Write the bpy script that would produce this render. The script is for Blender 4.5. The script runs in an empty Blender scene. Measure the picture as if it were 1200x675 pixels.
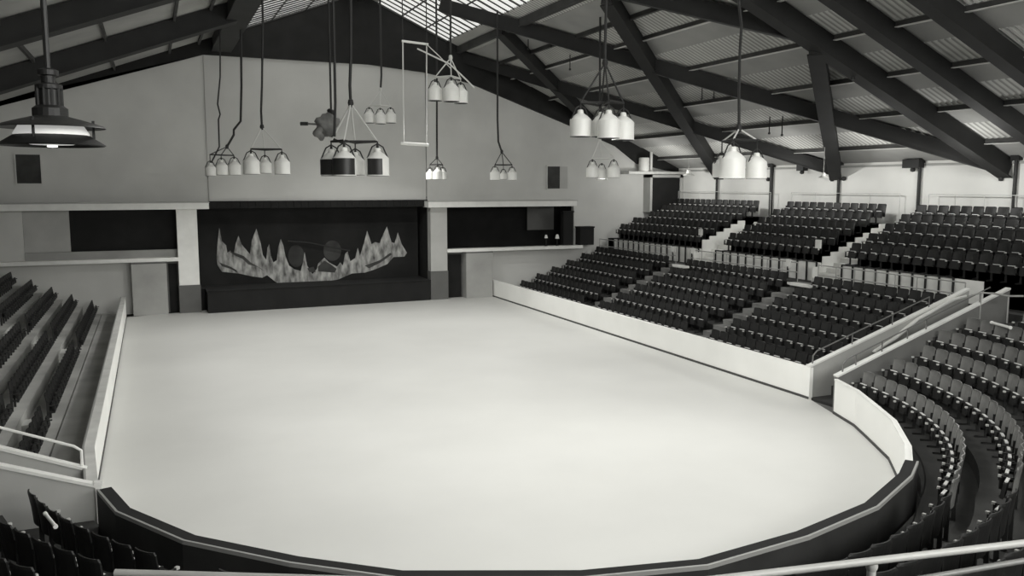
import bpy, math, random
from mathutils import Vector, Matrix
random.seed(7)
PI = math.pi
C = bpy.context.scene.collection
# ------------------------------------------------------------------ camera frame (1200x675)
FPX, CAMH = 1010.0, 8.0
pit = math.atan(121 / FPX); yaw = math.atan(425 / math.hypot(121, FPX))
Fv = Vector((math.sin(yaw) * math.cos(pit), math.cos(yaw) * math.cos(pit), -math.sin(pit)))
Rv = Vector((math.cos(yaw), -math.sin(yaw), 0)); Uv = Rv.cross(Fv)
CP = Vector((0, 0, CAMH))
def ray(x, y): return Rv * ((x - 600) / FPX) + Uv * ((337.5 - y) / FPX) + Fv
def at_z(x, y, z): d = ray(x, y); return CP + d * ((z - CAMH) / d.z)
def at_y(x, y, Y=58.0): d = ray(x, y); return CP + d * (Y / d.y)
def at_x(x, y, X): d = ray(x, y); return CP + d * (X / d.x)
def at_d(x, y, D): return CP + ray(x, y) * D
def proj(P):
    v = Vector(P) - CP; w = v.dot(Fv)
    if w < .1: return (-9999, -9999, w)
    return (600 + FPX * v.dot(Rv) / w, 337.5 - FPX * v.dot(Uv) / w, w)
cam = bpy.data.cameras.new('camera'); co = bpy.data.objects.new('camera', cam); C.objects.link(co)
cam.sensor_width = 36; cam.lens = 36 * FPX / 1200; cam.clip_end = 400
co.location = CP; co.rotation_euler = (PI / 2 - pit, 0, -yaw)
bpy.context.scene.camera = co

# ------------------------------------------------------------------ materials (a monochrome print, faintly warm)
def mat(name, g, rough=.7, var=.0, scale=2.0, bump=0, metal=0, emit=0, spec=.5, tone=(1, 1, .965), stretch=(1, 1, 1), detail=4):
    m = bpy.data.materials.new(name); m.use_nodes = True; nt = m.node_tree; b = nt.nodes['Principled BSDF']
    col = (g * tone[0], g * tone[1], g * tone[2], 1)
    b.inputs['Base Color'].default_value = col
    b.inputs['Roughness'].default_value = rough; b.inputs['Metallic'].default_value = metal
    b.inputs['Specular IOR Level'].default_value = spec
    if var or bump:
        tc = nt.nodes.new('ShaderNodeTexCoord'); mp = nt.nodes.new('ShaderNodeMapping'); mp.inputs['Scale'].default_value = stretch
        n = nt.nodes.new('ShaderNodeTexNoise'); n.inputs['Scale'].default_value = scale; n.inputs['Detail'].default_value = detail
        nt.links.new(tc.outputs['Object'], mp.inputs[0]); nt.links.new(mp.outputs[0], n.inputs['Vector'])
        if var:
            r = nt.nodes.new('ShaderNodeValToRGB'); e = r.color_ramp.elements
            e[0].position = .3; e[1].position = .7
            e[0].color = tuple(c * (1 - var) for c in col[:3]) + (1,); e[1].color = tuple(min(1, c * (1 + var)) for c in col[:3]) + (1,)
            nt.links.new(n.outputs['Fac'], r.inputs[0]); nt.links.new(r.outputs[0], b.inputs['Base Color'])
        if bump:
            bp = nt.nodes.new('ShaderNodeBump'); bp.inputs['Strength'].default_value = bump; bp.inputs['Distance'].default_value = .03
            nt.links.new(n.outputs['Fac'], bp.inputs['Height']); nt.links.new(bp.outputs[0], b.inputs['Normal'])
    if emit:
        b.inputs['Emission Color'].default_value = (1 * tone[0], 1 * tone[1], tone[2], 1); b.inputs['Emission Strength'].default_value = emit
    return m
M = {}
M['ice'] = mat('ice', .61, .55, .05, .25, spec=.3)
M['board'] = mat('white_board', .92, .6, .04, .6)
M['board_back'] = mat('board_back', .022, .7, .3, 1.5)
M['cap'] = mat('board_cap', .007, .95, .3, 2)
M['capline'] = mat('cap_edge', .3, .5)
M['kick'] = mat('kick_strip', .06, .7)
M['wall'] = mat('end_wall_plaster', .62, .9, .10, .35, .2)
M['wall_mid'] = mat('end_wall_centre', .55, .9, .08, .35, .2)
M['sidewall'] = mat('side_wall_paint', .9, .8, .05, .6, .1)
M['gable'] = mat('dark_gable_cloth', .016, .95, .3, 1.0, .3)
M['white'] = mat('white_paint', .82, .55, .06, 2)
M['lwhite'] = mat('weathered_white', .62, .6, .12, 2)
M['grey'] = mat('grey_render', .36, .85, .12, .8, .1)
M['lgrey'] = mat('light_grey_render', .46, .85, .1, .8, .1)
M['mgrey'] = mat('mid_grey_paint', .19, .85, .15, .8, .1)  # even mid grey of the near ramp wall
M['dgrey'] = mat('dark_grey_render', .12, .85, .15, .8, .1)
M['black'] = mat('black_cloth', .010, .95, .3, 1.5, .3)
M['apron'] = mat('black_apron', .009, .9, .3, 1.5)
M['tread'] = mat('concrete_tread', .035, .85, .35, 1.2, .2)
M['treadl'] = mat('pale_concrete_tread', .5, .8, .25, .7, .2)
M['step'] = mat('painted_step', .60, .75, .2, 1.2)
M['stepd'] = mat('worn_dark_step', .16, .75, .4, 1.2)
M['beam'] = mat('dark_steel_beam', .014, .7, .3, 1.2)
M['beaml'] = mat('steel_flange_edge', .16, .6, .2, 1.2)
M['purlin'] = mat('purlin_steel', .05, .7, .3, 1.2)
M['sheet'] = mat('flat_roof_board', .37, .85, .15, .5, .1)
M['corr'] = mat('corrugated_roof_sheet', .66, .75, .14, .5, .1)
M['seatw'] = mat('seat_back_lit', .17, .33, .4, 1.6, spec=.6)  # seat back facing the glow of the ice, its brightness put into the colour
M['seatd'] = mat('seat_back_shaded', .013, .5, .3, 2)  # same back where it catches no light, darkness put into the colour
M['armd'] = mat('dark_arm_rest', .02, .5, .3, 2)
M['pan'] = mat('seat_pan_dark', .014, .5, .3, 3)
M['edge'] = mat('seat_edge_highlight', .9, .4, .2, 3, spec=.6)  # pale strip painting the light caught on tipped seat edges
M['arm'] = mat('arm_tip_highlight', .5, .35, .3, 3, spec=.6)  # pale arm tips, painted highlight beads
M['iron'] = mat('cast_iron_standard', .012, .55, .3, 3)
M['can'] = mat('white_enamel', .85, .4, .04, 3, spec=.5)
M['candark'] = mat('black_enamel', .02, .45)
M['cable'] = mat('dark_cable', .02, .7)
M['rope'] = mat('pale_rope', .62, .8)
M['rail'] = mat('painted_rail', .38, .4, .1, 3)
M['raild'] = mat('dark_rail', .16, .4)
M['lamp'] = mat('lamp_opal', .8, .4, emit=.35)
M['lampon'] = mat('lamp_filament', .8, .4, emit=1.6)
M['sky'] = mat('bright_skylight', .5, .6, emit=.68)
M['skyw'] = mat('window_pane', .7, .4, emit=.0)
M['paint'] = mat('painted_peaks', .32, .9, .8, 2.6, stretch=(1.6, 1, .6), detail=8)
M['paintd'] = mat('painted_dim_cloud', .05, .9, .6, .8, detail=6)
M['paintb'] = mat('backcloth_black', .012, .95, .6, .5)

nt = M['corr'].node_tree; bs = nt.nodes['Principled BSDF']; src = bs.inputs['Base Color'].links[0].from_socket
tc_ = nt.nodes.new('ShaderNodeTexCoord'); wv = nt.nodes.new('ShaderNodeTexWave'); wv.wave_type = 'BANDS'; wv.bands_direction = 'Y'; wv.inputs['Scale'].default_value = 1.343; wv.inputs['Distortion'].default_value = .15  # groove shading of the corrugation painted into the sheet colour as dark bands
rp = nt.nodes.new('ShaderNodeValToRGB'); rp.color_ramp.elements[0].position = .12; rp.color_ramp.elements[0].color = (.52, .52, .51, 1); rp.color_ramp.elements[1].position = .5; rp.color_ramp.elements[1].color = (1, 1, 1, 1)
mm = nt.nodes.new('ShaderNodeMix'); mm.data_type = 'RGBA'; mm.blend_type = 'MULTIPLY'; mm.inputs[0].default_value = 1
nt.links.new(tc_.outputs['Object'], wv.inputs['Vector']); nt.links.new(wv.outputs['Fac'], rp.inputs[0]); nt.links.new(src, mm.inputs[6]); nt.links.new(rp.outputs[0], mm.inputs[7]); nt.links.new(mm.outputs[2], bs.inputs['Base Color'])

# ------------------------------------------------------------------ mesh builder
class MB:
    def __init__(s): s.v = []; s.f = []; s.mi = []; s.mats = []
    def slot(s, m):
        if m not in s.mats: s.mats.append(m)
        return s.mats.index(m)
    def add(s, vs, fs, m=None):
        o = len(s.v); s.v += [Vector(v) for v in vs]; k = s.slot(m)
        for f in fs: s.f.append([i + o for i in f]); s.mi.append(k)
        return s
    def box(s, a, b, m=None, mx=None):
        x0, y0, z0 = a; x1, y1, z1 = b
        vs = [Vector(p) for p in ((x0, y0, z0), (x1, y0, z0), (x1, y1, z0), (x0, y1, z0), (x0, y0, z1), (x1, y0, z1), (x1, y1, z1), (x0, y1, z1))]
        if mx: vs = [mx @ v for v in vs]
        return s.add(vs, [(0, 3, 2, 1), (4, 5, 6, 7), (0, 1, 5, 4), (1, 2, 6, 5), (2, 3, 7, 6), (3, 0, 4, 7)], m)
    def bar(s, p, q, w, h, m=None, up=(0, 0, 1)):
        p = Vector(p); q = Vector(q); d = (q - p).normalized(); u = Vector(up); sd = d.cross(u)
        if sd.length < 1e-4: sd = d.cross(Vector((1, 0, 0)))
        sd.normalize(); u = sd.cross(d); vs = []
        for c in (p, q):
            for a, b in ((-1, -1), (1, -1), (1, 1), (-1, 1)): vs.append(c + sd * (a * w / 2) + u * (b * h / 2))
        return s.add(vs, [(3, 2, 1, 0), (4, 5, 6, 7), (0, 1, 5, 4), (1, 2, 6, 5), (2, 3, 7, 6), (3, 0, 4, 7)], m)
    def tube(s, pts, r, n=8, m=None):
        pts = [Vector(p) for p in pts]; vs = []; fs = []; prev = None
        for i, p in enumerate(pts):
            d = (pts[min(i + 1, len(pts) - 1)] - pts[max(i - 1, 0)]).normalized()
            a = prev if prev else (Vector((0, 0, 1)) if abs(d.z) < .9 else Vector((1, 0, 0)))
            a = (a - d * a.dot(d)).normalized(); prev = a; b = d.cross(a)
            rr = r[i] if isinstance(r, (list, tuple)) else r
            for k in range(n): vs.append(p + a * (rr * math.cos(2 * PI * k / n)) + b * (rr * math.sin(2 * PI * k / n)))
        for i in range(len(pts) - 1):
            for k in range(n):
                k2 = (k + 1) % n; fs.append((i * n + k, i * n + k2, (i + 1) * n + k2, (i + 1) * n + k))
        fs.append(tuple(range(n))[::-1]); fs.append(tuple((len(pts) - 1) * n + k for k in range(n)))
        return s.add(vs, fs, m)
    def lathe(s, prof, c=(0, 0, 0), n=20, m=None, a0=0, a1=2 * PI, closed=True):
        vs = []; fs = []; full = abs(a1 - a0 - 2 * PI) < 1e-6; nn = n if full else n + 1
        for (r, z) in prof:
            for k in range(nn):
                t = a0 + (a1 - a0) * k / n; vs.append((c[0] + r * math.cos(t), c[1] + r * math.sin(t), c[2] + z))
        for i in range(len(prof) - 1):
            for k in range(n):
                k2 = (k + 1) % nn; fs.append((i * nn + k, i * nn + k2, (i + 1) * nn + k2, (i + 1) * nn + k))
        return s.add(vs, fs, m)
    def prism(s, poly, d, m=None):      # poly list of 3-D points, extruded by vector d
        n = len(poly); d = Vector(d); vs = [Vector(p) for p in poly] + [Vector(p) + d for p in poly]
        fs = [tuple(range(n)), tuple(range(2 * n - 1, n - 1, -1))] + [(i + n, (i + 1) % n + n, (i + 1) % n, i) for i in range(n)]
        return s.add(vs, fs, m)
    def mesh(s, name, off=(0, 0, 0), smooth=False, mat_=None):
        me = bpy.data.meshes.new(name); off = Vector(off)
        me.from_pydata([tuple(v - off) for v in s.v], [], s.f); me.validate()
        ms = [(x or mat_) for x in s.mats]
        for x in ms: me.materials.append(x)
        if len(me.polygons) == len(s.mi): me.polygons.foreach_set('material_index', s.mi)
        if smooth: me.polygons.foreach_set('use_smooth', [True] * len(me.polygons))
        me.update(); return me
    def build(s, name, m=None, parent=None, smooth=False, loc=None):
        # parts are given in world coordinates; the object is offset by its parent chain's location
        off = Vector((0, 0, 0)); p = parent
        while p: off += p.location; p = p.parent
        l = Vector(loc) if loc is not None else off
        o = bpy.data.objects.new(name, s.mesh(name, l, smooth, m)); C.objects.link(o)
        o.location = l - off
        if parent: o.parent = parent
        if smooth:
            mod = o.modifiers.new('edge', 'EDGE_SPLIT'); mod.split_angle = math.radians(40)
        return o
def tag(o, label=None, cat=None, group=None, kind=None):
    if label: o['label'] = label
    if cat: o['category'] = cat
    if group: o['group'] = group
    if kind: o['kind'] = kind
    return o
def root(name, loc, label, cat, group=None, rz=0):
    o = bpy.data.objects.new(name, None); C.objects.link(o); o.location = loc; o.rotation_euler = (0, 0, rz); o.empty_display_size = .2
    return tag(o, label, cat, group)
def struct(o): return tag(o, kind='structure')
ORD = ['first', 'second', 'third', 'fourth', 'fifth', 'sixth', 'seventh', 'eighth', 'ninth', 'tenth', 'eleventh', 'twelfth', 'thirteenth', 'fourteenth', 'fifteenth', 'sixteenth', 'seventeenth', 'eighteenth', 'nineteenth', 'twentieth']
def ordn(i):
    if i < 20: return ORD[i]
    n = i + 1; s = {1: 'st', 2: 'nd', 3: 'rd'}.get(n % 10 if n % 100 not in (11, 12, 13) else 0, 'th'); return '%d%s' % (n, s)

# ------------------------------------------------------------------ plan
XR, XL = 22.5, -1.65
Yw = 58.1
CC = Vector((10.4, 24.6))
BT = 1.2                                      # height of the rink barrier
right_arc = [(21.85, 22.95), (21.3, 21.4), (20.6, 20.1), (19.6, 18.3), (18.0, 16.3), (16.95, 15.3), (16.0, 14.6), (13.8, 13.45), (11.4, 12.8), (8.9, 12.48), (6.7, 12.9),
             (3.8, 14.1), (2.2, 15.4), (.5, 17.15), (-.7, 19.2), (-1.12, 20.75)]
def thick_wall(mb, pts, t, z0, z1, m=None, ztop=None):   # pts along the ice face, thickness t to the outside
    n = len(pts); P = [Vector(p) for p in pts]; out = []
    for i in range(n):
        d = (P[min(i + 1, n - 1)] - P[max(i - 1, 0)]).normalized(); nrm = Vector((-d.y, d.x)); 
        if nrm.dot(P[i] - Vector((10.4, 30))) < 0: nrm = -nrm
        out.append(P[i] + nrm * t)
    for i in range(n - 1):
        a, b, c, e = P[i], P[i + 1], out[i + 1], out[i]
        vs = [(a.x, a.y, z0), (b.x, b.y, z0), (c.x, c.y, z0), (e.x, e.y, z0), (a.x, a.y, z1), (b.x, b.y, z1), (c.x, c.y, z1), (e.x, e.y, z1)]
        fs = [(0, 1, 5, 4), (4, 5, 6, 7), (2, 3, 7, 6)]
        if i == 0: fs.append((3, 0, 4, 7))
        if i == n - 2: fs.append((1, 2, 6, 5))
        mb.add(vs, fs, m)
    return out
# ice slab
ice = MB()
poly = [(x, y) for x, y in right_arc] + [(-1.42, 21.3), (XL, 24.3), (XL, 56.9), (3, Yw), (18, Yw), (XR, Yw), (XR, 24.8)]
ice.add([(x, y, 0) for x, y in poly], [tuple(range(len(poly)))[::-1]]); struct(ice.build('floor', M['ice']))
# concrete ground beneath everything
g = MB(); g.box((-17.3, -6, -.5), (38.4, 64, -.06)); struct(g.build('floor', M['tread']))

def barrier(name, pts, label, near=False):
    r = root(name, (pts[0][0], pts[0][1], 0), label, 'rink barrier')
    b = MB(); out = thick_wall(b, pts, .16, -.05, BT); b.build('barrier_panel', M['board'], r)
    k = MB(); thick_wall(k, [(Vector(p) - (Vector(p) - Vector((10.4, 30))).normalized() * .03) for p in pts], .03, 0, .09); k.build('kick_strip', M['kick'], r)
    return r, out
r1, _ = barrier('rink_barrier', [(XR, 57.9), (XR, 50), (XR, 40), (XR, 32), (XR + .0, 25.3), (XR - .02, 24.9)], 'long straight white rink barrier along the right side of the ice')
r2, _ = barrier('rink_barrier', [right_arc[0], right_arc[1], right_arc[2], right_arc[3], right_arc[4], right_arc[5]], 'curved white rink barrier below the ramp at the right corner of the ice')
r3, _ = barrier('rink_barrier', [(-1.42, 21.3), (XL, 24.3), (XL, 34), (XL, 45), (XL, 56.9)], 'long straight white rink barrier along the left side of the ice')
near_pts = right_arc[5:]
r4, _ = barrier('rink_barrier', near_pts, 'curved dark-backed rink barrier round the near end of the ice')
# cap ledge and backing for the barriers (dark, with a pale outer edge)
def ledge(pts, r, w, matc, line=True, back=True):
    P = [Vector(p) for p in pts]; n = len(P); o1 = []; o2 = []; o0 = []
    for i in range(n):
        d = (P[min(i + 1, n - 1)] - P[max(i - 1, 0)]).normalized(); nr = Vector((-d.y, d.x))
        if nr.dot(P[i] - Vector((10.4, 30))) < 0: nr = -nr
        o0.append(P[i] - nr * .02); o1.append(P[i] + nr * w); o2.append(P[i] + nr * (w + .05))
    def strip(A, B, z0, z1, nm, m):
        b = MB()
        for i in range(n - 1):
            vs = [(q.x, q.y, z) for z in (z0, z1) for q in (A[i], A[i + 1], B[i + 1], B[i])]
            b.add(vs, [(0, 3, 2, 1), (4, 5, 6, 7), (0, 1, 5, 4), (2, 3, 7, 6), (1, 2, 6, 5), (3, 0, 4, 7)])
        return b.build(nm, m, r)
    strip(o0, o1, BT, BT + .05, 'cap_ledge', matc)
    if line: strip(o1, o2, BT - .02, BT + .06, 'edge_strip', M['capline'])
    if back:
        A = [a + (b - a) * .98 for a, b in zip(o0, o1)]; strip(A, o2, -.05, BT - .02, 'backing', M['board_back'])
ledge(near_pts, r4, .24, M['cap'])
ledge(right_arc[:6], r2, .10, M['white'], line=False, back=False)
ledge([(-1.42, 21.3), (XL, 24.3), (XL, 34), (XL, 45), (XL, 56.9)], r3, .22, M['lwhite'], line=True, back=False)

# ------------------------------------------------------------------ end wall (y = Yw)
def W(px, py, Y=Yw): p = at_y(px, py, Y); return p.x, p.z
xs0, xs1 = 2.5, 17.85      # proscenium opening
zst = 6.85
ew = MB()
def wbox(x0, x1, z0, z1, mb=ew, y0=Yw, y1=Yw + .4, m=None): mb.box((x0, y0, z0), (x1, y1, z1), m)
# left alcove x -8..1.55 z 3.75..6.5 ; right alcove x 19..29 ; stage opening
wbox(-17.3, -7.0, 0, 16.2); wbox(xs1 + 1.2, 19.15, 0, zst); wbox(29.3, 38.4, 0, 16.2)
wbox(-7.0, 1.5, 0, 3.4); wbox(19.15, 29.3, 0, 3.3)
wbox(-7.0, 3.5, 6.85, 16.2); wbox(-7.0, xs0, 6.7, 6.85); wbox(xs1, 29.3, 6.6, 16.2)
ow = struct(ew.build('wall_end', M['wall']))
cw = MB(); cw.box((3.45, Yw - .12, zst), (17.75, Yw + .4, 16.1)); struct(cw.build('wall_end', M['wall_mid']))
# dark gable above
RA, RB = 26.5, .45           # right slope z = RA - RB*x
LA, LB = 15.6, .37           # left slope z = LA + LB*x
XRG = (RA - LA) / (RA * 0 + RB + LB); ZRG = LA + LB * XRG
def zr(x): return min(RA - RB * x, LA + LB * x)
gb = MB()
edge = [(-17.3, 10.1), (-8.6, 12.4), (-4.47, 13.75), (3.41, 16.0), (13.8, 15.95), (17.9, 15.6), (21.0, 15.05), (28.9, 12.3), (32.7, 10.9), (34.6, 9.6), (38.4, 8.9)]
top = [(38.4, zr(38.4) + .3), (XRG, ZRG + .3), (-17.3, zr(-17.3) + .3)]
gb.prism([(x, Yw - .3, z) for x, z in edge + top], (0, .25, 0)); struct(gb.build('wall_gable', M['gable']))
# alcove interiors
al = MB(); al.box((-7.2, Yw + 2.2, 0), (1.8, Yw + 2.4, 7)); al.box((-7.2, Yw + .4, 6.7), (1.8, Yw + 2.4, 6.9)); al.box((-7.2, Yw + .4, 3.2), (1.8, Yw + 2.4, 3.4)); struct(al.build('wall_alcove', M['grey']))
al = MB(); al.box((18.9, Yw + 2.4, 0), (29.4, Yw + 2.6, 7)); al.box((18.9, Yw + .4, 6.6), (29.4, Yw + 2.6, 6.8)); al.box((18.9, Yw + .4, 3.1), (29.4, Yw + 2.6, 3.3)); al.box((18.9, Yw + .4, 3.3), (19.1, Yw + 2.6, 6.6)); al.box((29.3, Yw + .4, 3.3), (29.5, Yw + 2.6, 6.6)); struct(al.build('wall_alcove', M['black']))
# dark panel in left alcove
x0, z1 = W(80, 246, Yw); x1, z0 = W(208, 292, Yw)
dp = MB(); dp.box((x0, Yw + .3, z0), (1.5, Yw + .38, 6.7)); tag(dp.build('curtain_panel', M['apron'], loc=(x0, Yw + .3, z0)), 'wide black cloth panel hung in the left balcony opening', 'curtain')
pp = MB(); pp.box((-7.0, Yw - .05, 3.4), (1.5, Yw + .1, z0)); struct(pp.build('wall_parapet', M['grey']))
pb = MB(); pb.box((-7.0, Yw + .12, z0), (x0, Yw + .35, 6.7)); struct(pb.build('wall_alcove', M['lgrey']))
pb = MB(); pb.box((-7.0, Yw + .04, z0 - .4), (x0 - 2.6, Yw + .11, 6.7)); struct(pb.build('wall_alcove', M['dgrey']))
# lighter grey panel at right end of right alcove
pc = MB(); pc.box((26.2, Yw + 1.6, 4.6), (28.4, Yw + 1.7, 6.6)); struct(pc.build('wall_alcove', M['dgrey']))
def canopy(x0, x1, z, label, t=.38, dpt=1.3):
    r = root('balcony_canopy', ((x0 + x1) / 2, Yw, z), label, 'canopy')
    b = MB(); b.box((x0, Yw - dpt, z), (x1, Yw - .02, z + t)); b.build('slab', M['white'], r)
    c = MB(); c.box((x0, Yw - dpt - .04, z + t), (x1 + .04, Yw - .02, z + t + .06)); c.build('top_flashing', M['lgrey'], r)
canopy(-14, 3.35, 6.5, 'pale canopy slab over the left balcony opening')
canopy(17.55, 28.9, 6.45, 'pale canopy slab over the right balcony opening')
def lip(x0, x1, z, label):
    b = MB(); b.box((x0, Yw - .9, z), (x1, Yw - .02, z + .16)); b.box((x0, Yw - .95, z - .05), (x1, Yw - .9, z + .18))
    tag(b.build('balcony_ledge', M['white'], loc=((x0 + x1) / 2, Yw, z)), label, 'ledge')
lip(-12, 1.5, 3.35, 'thin white balcony ledge on the left below the canopy')
lip(19.0, 29.6, 3.35, 'thin white balcony ledge on the right below the canopy')
# columns
def column(x0, x1, z0, label, cm=None):
    r = root('stage_column', ((x0 + x1) / 2, Yw - .6, 0), label, 'column')
    b = MB(); b.box((x0, Yw - .75, z0), (x1, Yw - .02, 6.48)); b.build('shaft', cm or M['white'], r)
    b = MB(); b.box((x0 - .04, Yw - .8, 0), (x1 + .04, Yw - .02, z0)); b.build('plinth', M['dgrey'], r)
column(1.45, 2.65, 1.75, 'white square column left of the stage opening')
column(17.85, 19.05, 2.0, 'pale grey square column right of the stage opening', M['lgrey'])
# under-balcony blocks
def block(x0, x1, z1, m, name, label, cat, dpt=1.0, z0=0, y1=-.02):
    b = MB(); b.box((x0, Yw - dpt, z0), (x1, Yw + y1, z1)); b.box((x0 - .03, Yw - dpt - .03, z1 - .1), (x1 + .03, Yw + y1, z1 - .02), M['dgrey'])
    tag(b.build(name, m, loc=((x0 + x1) / 2, Yw - dpt / 2, 0)), label, cat)
block(-1.25, .75, 3.28, M['grey'], 'entrance_block', 'flat grey square pier under the left balcony ledge', 'pier', .9)
block(20.4, 22.4, 3.3, M['grey'], 'entrance_block', 'flat grey square pier under the right balcony ledge', 'pier', .9)
def recess(x0, x1, z1, name, label):
    r = root(name, ((x0 + x1) / 2, Yw - .1, 0), label, 'doorway')
    b = MB(); b.box((x0, Yw - .12, 0), (x1, Yw - .03, z1)); b.build('door_leaf', M['apron'], r)
    b = MB(); b.box((x0 - .08, Yw - .16, 0), (x0, Yw - .02, z1 + .08)); b.box((x1, Yw - .16, 0), (x1 + .08, Yw - .02, z1 + .08)); b.box((x0, Yw - .16, z1), (x1, Yw - .02, z1 + .08)); b.build('door_frame', M['dgrey'], r)
recess(.85, 1.38, 3.1, 'doorway', 'narrow dark doorway between the left pier and column')
recess(19.15, 20.3, 3.1, 'doorway', 'narrow dark doorway between the right column and pier')
# stage
st = root('stage', ((xs0 + xs1) / 2, Yw, 0), 'low black stage with dark apron jutting onto the ice', 'stage')
b = MB(); b.prism([(3.05, 56.6, 0), (17.75, 57.3, 0), (17.8, 60.6, 0), (xs0 + .1, 60.6, 0), (xs0 + .1, Yw + .1, 0), (3.05, Yw + .1, 0)], (0, 0, 1.35)); b.build('apron', M['apron'], st)
b = MB(); b.prism([(3.0, 56.55, 1.35), (17.8, 57.25, 1.35), (17.8, 60.6, 1.35), (xs0 + .1, 60.6, 1.35), (xs0 + .1, Yw, 1.35), (3.0, Yw, 1.35)], (0, 0, .06)); b.build('stage_deck', M['black'], st)
sb = MB(); sb.box((xs0 - .2, 61.2, 0), (xs1 + .2, 61.4, 7.2)); sb.box((xs0 - .2, Yw + .05, 0), (xs0, 61.3, 7.2)); sb.box((xs1, Yw + .05, 0), (xs1 + .2, 61.3, 7.2)); sb.box((xs0, Yw + .4, zst + .05), (xs1, 61.3, zst + .3)); struct(sb.build('wall_stage', M['black']))
vl = MB(); n = 60
for i in range(n):
    xa = xs0 + .9 + (xs1 - xs0 - .95) * i / n; xb = xs0 + .9 + (xs1 - xs0 - .95) * (i + 1) / n
    vl.box((xa, Yw - .32 + .05 * (i % 2), zst - .35), (xb, Yw - .26 + .05 * (i % 2), zst + .12))
tag(vl.build('stage_valance', M['black'], loc=(10, Yw - .3, zst - .35)), 'black pleated valance across the top of the stage opening', 'valance')
# backcloth with painted ice peaks (own flat scenery pieces)
YB = 59.6
def SP(px, py, Y=YB): p = at_y(px, py, Y); return (p.x, p.y, p.z)
bd = root('stage_backdrop', (10.2, YB, 1.41), 'dark painted backcloth with pale jagged peaks at the back of the stage', 'backdrop')
b = MB(); b.box((xs0 + .3, YB + .05, 1.41), (xs1 - .25, YB + .1, 6.85)); b.build('backcloth', M['paintb'], bd)
def S5(x, y): return (220 + x / 4, 225 + y / 4)
peaks = [(135, 312), (140, 235), (148, 168), (160, 230), (180, 250), (186, 285), (200, 275), (215, 295), (225, 242), (238, 205), (252, 245), (275, 272), (292, 292), (300, 228), (322, 172), (342, 240), (352, 295), (368, 318), (374, 262), (382, 245), (390, 300), (402, 330), (418, 320), (424, 262), (436, 220), (448, 250), (458, 300), (475, 345), (500, 362), (530, 370), (540, 330), (548, 282), (560, 345), (585, 385), (606, 360), (612, 335), (641, 308), (662, 330), (700, 350), (715, 330), (728, 345), (738, 290), (750, 278), (762, 325), (785, 310), (797, 262), (808, 300), (826, 240), (841, 182), (862, 245), (878, 235), (900, 240), (918, 195), (934, 162), (955, 235), (970, 240), (985, 190), (1003, 245), (1028, 285), (1015, 303), (965, 305), (935, 338), (880, 362), (830, 378), (770, 382), (705, 410), (620, 426), (500, 434), (440, 438), (410, 420), (372, 390), (350, 402), (310, 397), (240, 382), (160, 374), (140, 342)]
b = MB(); b.prism([SP(*S5(x, y)) for x, y in peaks], (0, .035, 0)); b.build('painted_peaks', M['paint'], bd)
# darker folds between the peaks
fold = [[(148, 330), (160, 348), (205, 362), (235, 380), (228, 366), (200, 350), (168, 338)], [(190, 275), (225, 300), (255, 312), (285, 340), (330, 352), (360, 374), (345, 360), (295, 330), (262, 300), (230, 288)], [(640, 322), (610, 350), (612, 372), (690, 378), (698, 360), (665, 335)], [(560, 358), (590, 350), (600, 375), (570, 375)], [(830, 345), (900, 320), (950, 285), (958, 292), (905, 330), (850, 358)]]
b = MB()
for f_ in fold: b.prism([SP(*S5(x, y), YB - .012) for x, y in f_], (0, .008, 0))
b.build('painted_shadows', M['paintd'], bd)
def blob(cx, cy, rx, ry, name, m, Y=YB - .02):
    b = MB(); b.prism([SP(*S5(cx + rx * math.cos(t * PI / 12), cy + ry * math.sin(t * PI / 12)), Y) for t in range(24)][::-1], (0, .01, 0)); b.build(name, m, bd)
M['disc'] = mat('painted_disc', .035, .9, .5, 1.2)
blob(508, 300, 38, 52, 'painted_disc', M['disc'], YB + .01); blob(678, 275, 42, 48, 'painted_disc', M['paintd'], YB + .02)
b = MB(); b.tube([SP(*S5(470, 230), YB - .3), SP(*S5(560, 236), YB - .3), SP(*S5(760, 275), YB - .3)], .05, 6); tag(b.build('stage_cable', M['cable'], loc=SP(*S5(600, 250), YB - .3)), 'dark cable sagging in front of the stage backdrop', 'cable')

# small end-wall windows
def wall_window(n, px0, px1, py0, py1, split=None):
    x0, z1 = W(px0, py0); x1, z0 = W(px1, py1); r = bpy.data.objects.new('window_%d' % n, None); C.objects.link(r); r.location = ((x0 + x1) / 2, Yw - .05, z0); struct(r)
    b = MB(); b.box((x0, Yw - .06, z0), (x1, Yw - .02, z1)); b.build('pane', M['paintd'], r)
    b = MB(); t = .07
    b.box((x0 - t, Yw - .12, z0 - t), (x1 + t, Yw - .02, z0)); b.box((x0 - t, Yw - .12, z1), (x1 + t, Yw - .02, z1 + t)); b.box((x0 - t, Yw - .12, z0), (x0, Yw - .02, z1)); b.box((x1, Yw - .12, z0), (x1 + t, Yw - .02, z1)); b.build('window_frame', M['wall'], r)
    if split:
        xm = x0 + (x1 - x0) * split; b = MB(); b.box((xm, Yw - .11, z0), (x1, Yw - .07, z1)); b.build('shutter', M['lgrey'], r)
wall_window(1, 18, 49, 181, 215); wall_window(2, 641, 664, 195, 221, .62)
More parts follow.
